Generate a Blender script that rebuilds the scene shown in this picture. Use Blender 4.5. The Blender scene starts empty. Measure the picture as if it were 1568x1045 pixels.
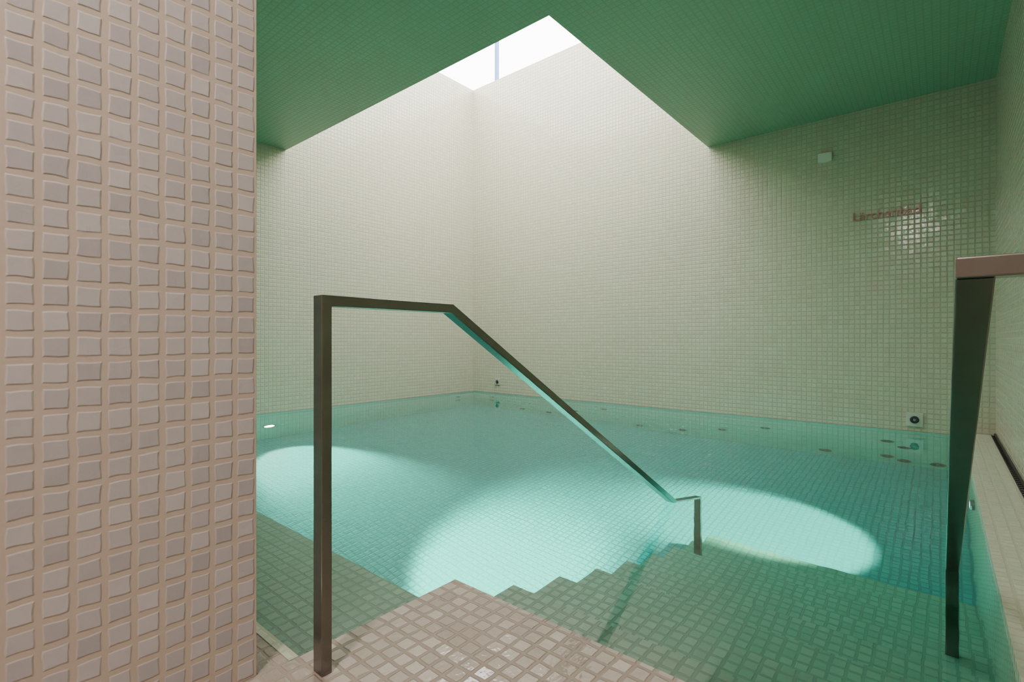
import bpy, bmesh, math, random
from mathutils import Vector, Matrix
random.seed(4)
scene = bpy.context.scene

# ------------------------------------------------------------------ dims
FLOOR = 0.0
WATER = -0.10
POOLZ = -1.65
CEIL = 3.27
SHAFT = 5.32
LANT = 6.25
XW = 6.48      # far wall (right in view)
YW = 6.41      # far wall (left in view)
YR = -0.39     # side wall next to the camera
YP = -0.16     # pool edge on that side
XP = 1.22      # platform edge
YPL = 1.295    # platform / stair flank
SX, SY = 3.07, 2.24  # skylight near edges

# ------------------------------------------------------------------ materials
def new_mat(name):
    m = bpy.data.materials.new(name); m.use_nodes = True
    nt = m.node_tree
    return m, nt, nt.nodes, nt.links, nt.nodes['Principled BSDF']

def tile_mat(name, c1, c2, grout, rough=0.25, bump=0.5, tilt=0.5, pitch=0.05, half=0.385, grough=0.6, spec=0.5, wob=0.08):
    m, nt, N, L, P = new_mat(name)
    uv = N.new('ShaderNodeUVMap')
    sc = N.new('ShaderNodeVectorMath'); sc.operation='SCALE'; sc.inputs['Scale'].default_value = 1.0/pitch
    L.new(uv.outputs[0], sc.inputs[0])
    noi = N.new('ShaderNodeTexNoise'); noi.noise_dimensions='2D'; noi.inputs['Scale'].default_value = 1.6; noi.inputs['Detail'].default_value = 0
    L.new(sc.outputs[0], noi.inputs['Vector'])
    sub = N.new('ShaderNodeVectorMath'); sub.operation='SUBTRACT'; sub.inputs[1].default_value=(0.5,0.5,0.5)
    L.new(noi.outputs['Color'], sub.inputs[0])
    ns = N.new('ShaderNodeVectorMath'); ns.operation='SCALE'; ns.inputs['Scale'].default_value=wob
    L.new(sub.outputs[0], ns.inputs[0])
    add = N.new('ShaderNodeVectorMath'); add.operation='ADD'
    L.new(sc.outputs[0], add.inputs[0]); L.new(ns.outputs[0], add.inputs[1])
    fl = N.new('ShaderNodeVectorMath'); fl.operation='FLOOR'; L.new(add.outputs[0], fl.inputs[0])
    fr = N.new('ShaderNodeVectorMath'); fr.operation='FRACTION'; L.new(add.outputs[0], fr.inputs[0])
    wn = N.new('ShaderNodeTexWhiteNoise'); wn.noise_dimensions='2D'; L.new(fl.outputs[0], wn.inputs['Vector'])
    cen = N.new('ShaderNodeVectorMath'); cen.operation='SUBTRACT'; cen.inputs[1].default_value=(0.5,0.5,0.0); L.new(fr.outputs[0], cen.inputs[0])
    ab = N.new('ShaderNodeVectorMath'); ab.operation='ABSOLUTE'; L.new(cen.outputs[0], ab.inputs[0])
    sep = N.new('ShaderNodeSeparateXYZ'); L.new(ab.outputs[0], sep.inputs[0])
    mx = N.new('ShaderNodeMath'); mx.operation='SMOOTH_MAX'; mx.inputs[2].default_value=0.05
    L.new(sep.outputs['X'], mx.inputs[0]); L.new(sep.outputs['Y'], mx.inputs[1])
    mr = N.new('ShaderNodeMapRange'); mr.interpolation_type='SMOOTHSTEP'
    mr.inputs['From Min'].default_value=half-0.04; mr.inputs['From Max'].default_value=half+0.04
    L.new(mx.outputs[0], mr.inputs['Value'])
    # colour
    mc = N.new('ShaderNodeMix'); mc.data_type='RGBA'
    mc.inputs[6].default_value=(*c1,1); mc.inputs[7].default_value=(*c2,1)
    L.new(wn.outputs['Value'], mc.inputs[0])
    mg = N.new('ShaderNodeMix'); mg.data_type='RGBA'; mg.inputs[7].default_value=(*grout,1)
    L.new(mr.outputs[0], mg.inputs[0]); L.new(mc.outputs[2], mg.inputs[6])
    L.new(mg.outputs[2], P.inputs['Base Color'])
    # rough
    rr = N.new('ShaderNodeMapRange'); rr.inputs['To Min'].default_value=rough; rr.inputs['To Max'].default_value=grough
    L.new(mr.outputs[0], rr.inputs['Value']); L.new(rr.outputs[0], P.inputs['Roughness'])
    P.inputs['Specular IOR Level'].default_value = spec
    # height
    cs = N.new('ShaderNodeVectorMath'); cs.operation='SUBTRACT'; cs.inputs[1].default_value=(0.5,0.5,0.5); L.new(wn.outputs['Color'], cs.inputs[0])
    dt = N.new('ShaderNodeVectorMath'); dt.operation='DOT_PRODUCT'; L.new(cs.outputs[0], dt.inputs[0]); L.new(cen.outputs[0], dt.inputs[1])
    tm = N.new('ShaderNodeMath'); tm.operation='MULTIPLY_ADD'; tm.inputs[1].default_value=tilt; tm.inputs[2].default_value=1.0; L.new(dt.outputs['Value'], tm.inputs[0])
    inv = N.new('ShaderNodeMath'); inv.operation='SUBTRACT'; inv.inputs[0].default_value=1.0; L.new(mr.outputs[0], inv.inputs[1])
    hh = N.new('ShaderNodeMath'); hh.operation='MULTIPLY'; L.new(inv.outputs[0], hh.inputs[0]); L.new(tm.outputs[0], hh.inputs[1])
    n2 = N.new('ShaderNodeTexNoise'); n2.noise_dimensions='2D'; n2.inputs['Scale'].default_value=3.0; n2.inputs['Detail'].default_value=1; L.new(sc.outputs[0], n2.inputs['Vector'])
    n2m = N.new('ShaderNodeMath'); n2m.operation='MULTIPLY_ADD'; n2m.inputs[1].default_value=0.3
    L.new(n2.outputs['Fac'], n2m.inputs[0]); L.new(hh.outputs[0], n2m.inputs[2])
    bp = N.new('ShaderNodeBump'); bp.inputs['Strength'].default_value=bump; bp.inputs['Distance'].default_value=0.003
    L.new(n2m.outputs[0], bp.inputs['Height']); L.new(bp.outputs[0], P.inputs['Normal'])
    return m

def plain(name, col, rough=0.5, metal=0.0, noise=0.0, emit=None, es=0):
    m, nt, N, L, P = new_mat(name)
    P.inputs['Roughness'].default_value=rough; P.inputs['Metallic'].default_value=metal
    n = N.new('ShaderNodeTexNoise'); n.inputs['Scale'].default_value=18
    tc = N.new('ShaderNodeTexCoord'); L.new(tc.outputs['Object'], n.inputs['Vector'])
    mc = N.new('ShaderNodeMix'); mc.data_type='RGBA'
    mc.inputs[6].default_value=(*[c*(1-noise) for c in col],1); mc.inputs[7].default_value=(*[min(1,c*(1+noise)) for c in col],1)
    L.new(n.outputs['Fac'], mc.inputs[0]); L.new(mc.outputs[2], P.inputs['Base Color'])
    if emit:
        P.inputs['Emission Color'].default_value=(*emit,1); P.inputs['Emission Strength'].default_value=es
    return m

M_wall  = tile_mat('mosaic_cream', (0.46,0.45,0.33),(0.51,0.50,0.38),(0.39,0.38,0.275), rough=0.13, bump=0.5, tilt=0.8)
M_near  = tile_mat('mosaic_rose', (0.44,0.405,0.43),(0.55,0.51,0.535),(0.54,0.44,0.385), rough=0.12, bump=0.5, tilt=0.7, half=0.365, wob=0.08)
M_ceil  = tile_mat('mosaic_green', (0.24,0.35,0.23),(0.255,0.37,0.245),(0.235,0.34,0.225), rough=0.35, bump=0.22)
M_floor = tile_mat('mosaic_floor', (0.33,0.275,0.24),(0.45,0.385,0.34),(0.33,0.265,0.215), rough=0.07, bump=0.6, tilt=1.1, half=0.40)
M_pool  = tile_mat('mosaic_pool', (0.07,0.37,0.35),(0.10,0.43,0.41),(0.04,0.26,0.25), rough=0.25, bump=0.8, tilt=0.5)
M_poolw = tile_mat('mosaic_pool_wall', (0.34,0.65,0.55),(0.40,0.71,0.61),(0.28,0.57,0.47), rough=0.25, bump=0.5)
M_step  = tile_mat('mosaic_step', (0.22,0.38,0.27),(0.27,0.43,0.31),(0.16,0.29,0.20), rough=0.25, bump=0.6, tilt=0.5)
M_edge  = tile_mat('mosaic_edge', (0.50,0.53,0.40),(0.56,0.59,0.45),(0.44,0.46,0.34), rough=0.2, bump=0.4)
M_trim  = plain('waterline_trim', (0.38,0.28,0.21), 0.5, noise=0.1)
M_metal = plain('bronze_steel', (0.20,0.19,0.165), 0.22, 0.9, noise=0.12)
M_white = plain('white_plastic', (0.66,0.66,0.60), 0.4, noise=0.02)
M_plate = plain('brushed_plate', (0.50,0.50,0.42), 0.35, 0.2, noise=0.04)
M_black = plain('black_rubber', (0.02,0.02,0.02), 0.5, noise=0.1)
M_cop   = plain('copper_letters', (0.30,0.18,0.14), 0.35, 0.6, noise=0.1)
M_frame = plain('painted_steel_blue', (0.10,0.15,0.34), 0.4, 0.3, noise=0.05)
M_chrome= plain('stainless', (0.25,0.32,0.32), 0.25, 1.0, noise=0.05)
M_lens  = plain('lamp_lens', (0.9,0.9,0.8), 0.3, emit=(1.0,0.93,0.75), es=80)
M_lensw = plain('lamp_lens_warm', (0.9,0.8,0.7), 0.3, emit=(1.0,0.82,0.68), es=20)

# water
mw, nt, N, L, P = new_mat('pool_water')
N.remove(P)
out = N['Material Output']
gl = N.new('ShaderNodeBsdfGlass'); gl.inputs['IOR'].default_value=1.33; gl.inputs['Roughness'].default_value=0.0
gl.inputs['Color'].default_value=(1,1,1,1)
tc = N.new('ShaderNodeTexCoord')
wnz = N.new('ShaderNodeTexNoise'); wnz.inputs['Scale'].default_value=5.0; wnz.inputs['Detail'].default_value=1
L.new(tc.outputs['Object'], wnz.inputs['Vector'])
wb = N.new('ShaderNodeBump'); wb.inputs['Strength'].default_value=0.15; wb.inputs['Distance'].default_value=0.01
L.new(wnz.outputs['Fac'], wb.inputs['Height']); L.new(wb.outputs[0], gl.inputs['Normal'])
L.new(gl.outputs[0], out.inputs['Surface'])
va = N.new('ShaderNodeVolumeAbsorption'); va.inputs['Color'].default_value=(0.20,0.93,0.91,1); va.inputs['Density'].default_value=0.42
L.new(va.outputs[0], out.inputs['Volume'])
M_water = mw

# ------------------------------------------------------------------ mesh helpers
def uv_box(me):
    bm = bmesh.new(); bm.from_mesh(me)
    uvl = bm.loops.layers.uv.verify()
    for f in bm.faces:
        n = f.normal; ax = max(range(3), key=lambda i: abs(n[i]))
        for l in f.loops:
            c = l.vert.co
            l[uvl].uv = (c.y,c.z) if ax==0 else ((c.x,c.z) if ax==1 else (c.x,c.y))
    bm.to_mesh(me); bm.free()

def add_obj(name, bm, mats, parent=None, smooth=False, bevel=0):
    bmesh.ops.recalc_face_normals(bm, faces=bm.faces[:])
    me = bpy.data.meshes.new(name); bm.to_mesh(me); bm.free()
    uv_box(me)
    for m in (mats if isinstance(mats,(list,tuple)) else [mats]): me.materials.append(m)
    o = bpy.data.objects.new(name, me); scene.collection.objects.link(o)
    if parent: o.parent = parent
    if smooth:
        for p in me.polygons: p.use_smooth=True
    if bevel:
        b = o.modifiers.new('bev','BEVEL'); b.width=bevel; b.segments=2; b.limit_method='ANGLE'
    return o

def bx(bm, a, b, mi=0):
    x0,y0,z0=a; x1,y1,z1=b
    v=[bm.verts.new(p) for p in [(x0,y0,z0),(x1,y0,z0),(x1,y1,z0),(x0,y1,z0),(x0,y0,z1),(x1,y0,z1),(x1,y1,z1),(x0,y1,z1)]]
    for f in [(0,3,2,1),(4,5,6,7),(0,1,5,4),(1,2,6,5),(2,3,7,6),(3,0,4,7)]:
        bm.faces.new([v[i] for i in f]).material_index=mi

def box(name, a, b, mat, **k):
    bm=bmesh.new(); bx(bm,a,b); return add_obj(name,bm,mat,**k)

def prism(name, pts, mat, axis, lo, hi, **k):
    bm=bmesh.new()
    mk = (lambda p,t:(p[0],t,p[1])) if axis=='y' else (lambda p,t:(p[0],p[1],t))
    A=[bm.verts.new(mk(p,lo)) for p in pts]; B=[bm.verts.new(mk(p,hi)) for p in pts]
    bm.faces.new(A); bm.faces.new(B[::-1]); n=len(pts)
    for i in range(n): bm.faces.new([A[i],B[i],B[(i+1)%n],A[(i+1)%n]])
    return add_obj(name,bm,mat,**k)

# ------------------------------------------------------------------ room shell
T=0.25
WL = WATER+0.012
box('wall_right', (XW,YR-T,WL+0.012),(XW+T,YW+T,SHAFT), M_wall)
box('wall_left', (-3.2,YW,WL+0.012),(XW,YW+T,SHAFT), M_wall)
box('wall_side', (-3.2,YR-T,FLOOR-0.2),(XW,YR,CEIL), M_wall)
box('wall_back', (-3.2,YR,FLOOR),(-3.0,1.304,CEIL), M_near)
box('wall_near', (-3.2,1.304,FLOOR),(0.55,1.55,CEIL), M_near)
box('wall_inner', (0.25,1.55,FLOOR),(0.45,YW,CEIL), M_wall)
box('pool_wall_right', (XW,YR-T,POOLZ-0.2),(XW+T,YW+T,WL), M_poolw)
box('pool_wall_left', (0.2,YW,POOLZ-0.2),(XW,YW+T,WL), M_poolw)
box('trim_1', (XW-0.003,YP,WL),(XW+T,YW,WL+0.012), M_trim)
box('trim_2', (0.45,YW-0.003,WL),(XW-0.003,YW+T,WL+0.012), M_trim)
prism('ceiling', [(-3.2,YR-T),(XW+T,YR-T),(XW+T,SY),(SX,SY),(SX,YW+T),(-3.2,YW+T)], M_ceil,'z',CEIL,CEIL+0.22)
box('wall_shaft_front',(SX-0.2,SY-0.2,CEIL+0.22),(SX,YW,SHAFT),M_wall)
box('wall_shaft_side',(SX,SY-0.2,CEIL+0.22),(XW,SY,SHAFT),M_wall)
bm=bmesh.new(); bx(bm,(-3.2,YR,POOLZ-0.2),(XP,YPL,FLOOR)); add_obj('floor',bm,M_floor)
box('floor_strip',(0.2,YPL,POOLZ-0.2),(0.65,YW,FLOOR-0.001),M_floor)
box('trim_3',(0.63,YPL+0.001,WATER-0.02),(0.655,YW,FLOOR+0.001),M_edge)
box('pool_floor',(0.65,YR,POOLZ-0.2),(XW,YW,POOLZ),M_pool)
box('pool_bench',(0.65,YPL,POOLZ),(XP+0.03,YW,-0.215),M_step)
RIS=0.183; TR=0.317
pts=[(XP,POOLZ)]
pts.append((XP,-RIS))
for k in range(1,9):
    x=XP+TR*k
    pts.append((x,-RIS*k))
    pts.append((x,-RIS*(k+1) if k<8 else POOLZ))
prism('pool_stairs',pts,M_step,'y',YP,YPL)
box('pool_ledge',(XP,YR,POOLZ),(XW,YP,-0.055),M_edge)
bm=bmesh.new(); bx(bm,(XP,YR+0.001,-0.055),(XW,YR+0.012,-0.035)); bx(bm,(XP,YR+0.030,-0.0549),(XW,YR+0.034,-0.050))
for i in range(90):
    xx=XP+0.02+i*0.058
    bx(bm,(xx,YR+0.012,-0.0549),(xx+0.006,YR+0.030,-0.046))
add_obj('overflow_grille',bm,M_black)
box('pool_water',(0.64,YP-0.01,POOLZ-0.05),(XW+0.01,YW+0.01,WATER),M_water)

# ------------------------------------------------------------------ skylight lantern frame
bm=bmesh.new()
for yy in (SY+0.0,3.45,5.855): bx(bm,(XW+0.02,yy,SHAFT),(XW+0.08,yy+0.055,LANT))
for xx in (SX,4.2): bx(bm,(xx,YW+0.02,SHAFT),(xx+0.045,YW+0.08,LANT))
for yy in (3.45,5.0): bx(bm,(SX-0.1,yy,SHAFT),(SX-0.05,yy+0.045,LANT))
bx(bm,(SX-0.1,YW+0.02,LANT),(XW+0.08,YW+0.08,LANT+0.08)); bx(bm,(SX-0.1,SY-0.1,LANT),(XW+0.08,SY-0.04,LANT+0.08))
bx(bm,(XW+0.02,SY-0.1,LANT),(XW+0.08,YW+0.08,LANT+0.08)); bx(bm,(SX-0.1,SY-0.1,LANT),(SX-0.04,YW+0.08,LANT+0.08))
add_obj('skylight_frame',bm,M_frame,bevel=0.004)

# ------------------------------------------------------------------ handrails
def offset_poly(path, t):
    n=len(path); Lf=[]; Rt=[]
    for i,p in enumerate(path):
        p=Vector(p)
        d0=(p-Vector(path[i-1])).normalized() if i>0 else None
        d1=(Vector(path[i+1])-p).normalized() if i<n-1 else None
        if d0 is None: d0=d1
        if d1 is None: d1=d0
        n0=Vector((-d0.y,d0.x)); n1=Vector((-d1.y,d1.x))
        m=(n0+n1).normalized(); s=t/max(0.3,m.dot(n0))
        Lf.append(p+m*s); Rt.append(p-m*s)
    return Lf,Rt
def strip(bm, path, t, y0, y1):
    Lf,Rt=offset_poly(path,t); n=len(path); V=[]
    for i in range(n):
        V.append([bm.verts.new((Lf[i].x,y0,Lf[i].y)),bm.verts.new((Lf[i].x,y1,Lf[i].y)),bm.verts.new((Rt[i].x,y1,Rt[i].y)),bm.verts.new((Rt[i].x,y0,Rt[i].y))])
    for i in range(n-1):
        for j in range(4): bm.faces.new([V[i][j],V[i][(j+1)%4],V[i+1][(j+1)%4],V[i+1][j]])
    bm.faces.new(V[0]); bm.faces.new(V[-1][::-1])
TZ=0.937
bm=bmesh.new()
strip(bm,[(0.664,0.0),(0.664,TZ),(1.09,TZ),(3.25,TZ-0.593*(3.25-1.09)),(3.25,-RIS*7)],0.014,1.169,1.211)
add_obj('handrail',bm,M_metal,bevel=0.0025)
bm=bmesh.new()
strip(bm,[(0.925,TZ),(0.945,TZ),(2.75,TZ-0.575*(2.75-0.945)),(2.75,-RIS*5)],0.014,-0.057,-0.015)
bx(bm,(0.911,YR,TZ-0.014),(0.953,-0.0149,TZ+0.0141))
add_obj('handrail.001',bm,M_metal,bevel=0.0025)

# ------------------------------------------------------------------ small fittings
def cyl(bm, c, axis, r, h, seg=28, mi=0, r2=None):
    ax=Vector(axis).normalized()
    q=Vector((0,0,1)).rotation_difference(ax).to_matrix().to_4x4()
    M=Matrix.Translation(Vector(c)+ax*(h/2))@q
    g=bmesh.ops.create_cone(bm,cap_ends=True,segments=seg,radius1=r,radius2=r if r2 is None else r2,depth=h,matrix=M)
    for v in g['verts']:
        for f in v.link_faces: f.material_index=mi
def ring(bm, c, axis, ro, ri, h, seg=28, mi=0):
    ax=Vector(axis).normalized()
    q=Vector((0,0,1)).rotation_difference(ax).to_matrix().to_4x4(); M=Matrix.Translation(Vector(c))@q
    rows=[]
    for (r,zz) in ((ro,0),(ro,h*0.6),(ro-(ro-ri)*0.3,h),(ri,h),(ri,0)):
        rows.append([bm.verts.new(M@Vector((r*math.cos(2*math.pi*i/seg),r*math.sin(2*math.pi*i/seg),zz))) for i in range(seg)])
    for a in range(5):
        b=(a+1)%5
        for i in range(seg):
            bm.faces.new([rows[a][i],rows[a][(i+1)%seg],rows[b][(i+1)%seg],rows[b][i]]).material_index=mi

def jet(pos, axis):
    bm=bmesh.new()
    ring(bm,pos,axis,0.060,0.042,0.012,mi=0)
    cyl(bm,pos,axis,0.044,0.004,mi=1)
    ring(bm,pos,axis,0.018,0.009,0.014,mi=0)
    add_obj('pool_jet',bm,[M_chrome,M_black])
for (y,d) in [(3.74,.52),(4.24,.95),(4.73,1.35),(5.27,1.35),(3.17,1.38),(2.57,1.30),(2.07,1.0),(1.58,.62),(0.97,1.38),(0.42,.62),(0.28,.85),(0.42,1.3),(0.28,1.4),(0.02,1.4),(5.95,.5),(5.95,.9)]:
    jet((XW,y,WATER-d),(-1,0,0))
for (x,d) in [(6.1,.5),(6.1,.9)]:
    jet((x,YW,WATER-d),(0,-1,0))

def pool_lamp(pos, axis, aim, power, size=75, blend=0.5, col=(1,0.97,0.76)):
    e=bpy.data.objects.new('pool_light',None); scene.collection.objects.link(e); e.location=pos
    ax=Vector(axis)
    bm=bmesh.new(); ring(bm,(0,0,0),axis,0.085,0.062,0.022); o=add_obj('bezel',bm,M_chrome,parent=e)
    bm=bmesh.new(); cyl(bm,(0,0,0),axis,0.063,0.014,r2=0.05); o=add_obj('lens',bm,M_lens,parent=e)
    ld=bpy.data.lights.new('beam','SPOT'); ld.energy=power; ld.spot_size=math.radians(size); ld.spot_blend=blend; ld.shadow_soft_size=0.04; ld.color=col
    lo=bpy.data.objects.new('beam',ld); scene.collection.objects.link(lo); lo.parent=e
    lo.location=ax*0.06
    lo.rotation_euler=(Vector(aim)-Vector(pos)).to_track_quat('-Z','Y').to_euler()
pool_lamp((2.85,YW,-0.95),(0,-1,0),(2.75,5.15,POOLZ),1700,size=54,blend=0.7)
pool_lamp((XP+0.03,2.2,-0.42),(1,0,0),(2.72,2.38,POOLZ),2800,size=46,blend=0.8)
pool_lamp((4.25,YP,-0.45),(0,1,0),(4.25,0.95,POOLZ),2000,size=48,blend=0.7)

bm=bmesh.new(); bx(bm,(XW-0.035,0.905,2.79),(XW,1.035,2.89)); bx(bm,(XW-0.038,0.96,2.80),(XW-0.034,0.98,2.81))
add_obj('wall_sensor',bm,M_white,bevel=0.008)
def outlet(y,z,s):
    bm=bmesh.new(); bx(bm,(XW-0.012,y-s,z-s),(XW,y+s,z+s),0)
    ring(bm,(XW-0.012,y,z),(-1,0,0),s*0.55,s*0.22,0.012,mi=1); cyl(bm,(XW-0.012,y,z),(-1,0,0),s*0.2,0.008,mi=2)
    add_obj('wall_outlet',bm,[M_plate,M_black,M_chrome],bevel=0.002)
outlet(0.20,0.035,0.068); outlet(5.82,0.11,0.055)
cu=bpy.data.curves.new('sign','FONT'); cu.body='L\u00e4rchenbad'; cu.size=0.125; cu.extrude=0.006; cu.align_x='CENTER'; cu.align_y='CENTER'
to=bpy.data.objects.new('tmp_sign',cu); scene.collection.objects.link(to)
bpy.context.view_layer.update()
me=bpy.data.meshes.new_from_object(to.evaluated_get(bpy.context.evaluated_depsgraph_get()))
bpy.data.objects.remove(to)
me.materials.clear(); me.materials.append(M_cop)
w=max(v.co.x for v in me.vertices)-min(v.co.x for v in me.vertices)
for v in me.vertices: v.co.x*=0.56/w
so=bpy.data.objects.new('wall_lettering',me); scene.collection.objects.link(so)
so.matrix_world=Matrix.Translation((XW-0.006,0.435,2.14))@Matrix(((0,0,-1,0),(-1,0,0,0),(0,1,0,0),(0,0,0,1)))

# ------------------------------------------------------------------ lights
def downlight(x,y,power):
    e=bpy.data.objects.new('ceiling_downlight',None); scene.collection.objects.link(e); e.location=(x,y,CEIL)
    bm=bmesh.new(); ring(bm,(0,0,0),(0,0,-1),0.14,0.11,0.02); add_obj('rim',bm,M_chrome,parent=e)
    bm=bmesh.new(); cyl(bm,(0,0,0),(0,0,-1),0.11,0.01); add_obj('diffuser',bm,M_lensw,parent=e)
    ld=bpy.data.lights.new('glow','AREA'); ld.shape='DISK'; ld.size=0.2; ld.energy=power; ld.color=(1,0.86,0.81)
    lo=bpy.data.objects.new('glow',ld); scene.collection.objects.link(lo); lo.parent=e; lo.location=(0,0,-0.03)
downlight(-0.7,0.42,78)
downlight(-2.4,0.42,30)

w=bpy.data.worlds.new('sky'); scene.world=w; w.use_nodes=True
bg=w.node_tree.nodes['Background']; bg.inputs['Color'].default_value=(1.0,0.985,0.97,1); bg.inputs['Strength'].default_value=13.0
pd=bpy.data.lights.new('skylight_portal','AREA'); pd.shape='RECTANGLE'; pd.size=XW-SX; pd.size_y=YW-SY
pd.cycles.is_portal=True
po=bpy.data.objects.new('skylight_portal',pd); scene.collection.objects.link(po); po.location=((XW+SX)/2,(YW+SY)/2,SHAFT-0.01)

# ------------------------------------------------------------------ camera
cd=bpy.data.cameras.new('camera'); cd.sensor_width=36; cd.lens=17.77; cd.shift_y=-0.0016; cd.clip_start=0.02
co=bpy.data.objects.new('camera',cd); scene.collection.objects.link(co)
co.location=(0,0,0.84); co.rotation_euler=(math.radians(90),0,math.radians(-49.7))
scene.camera=co
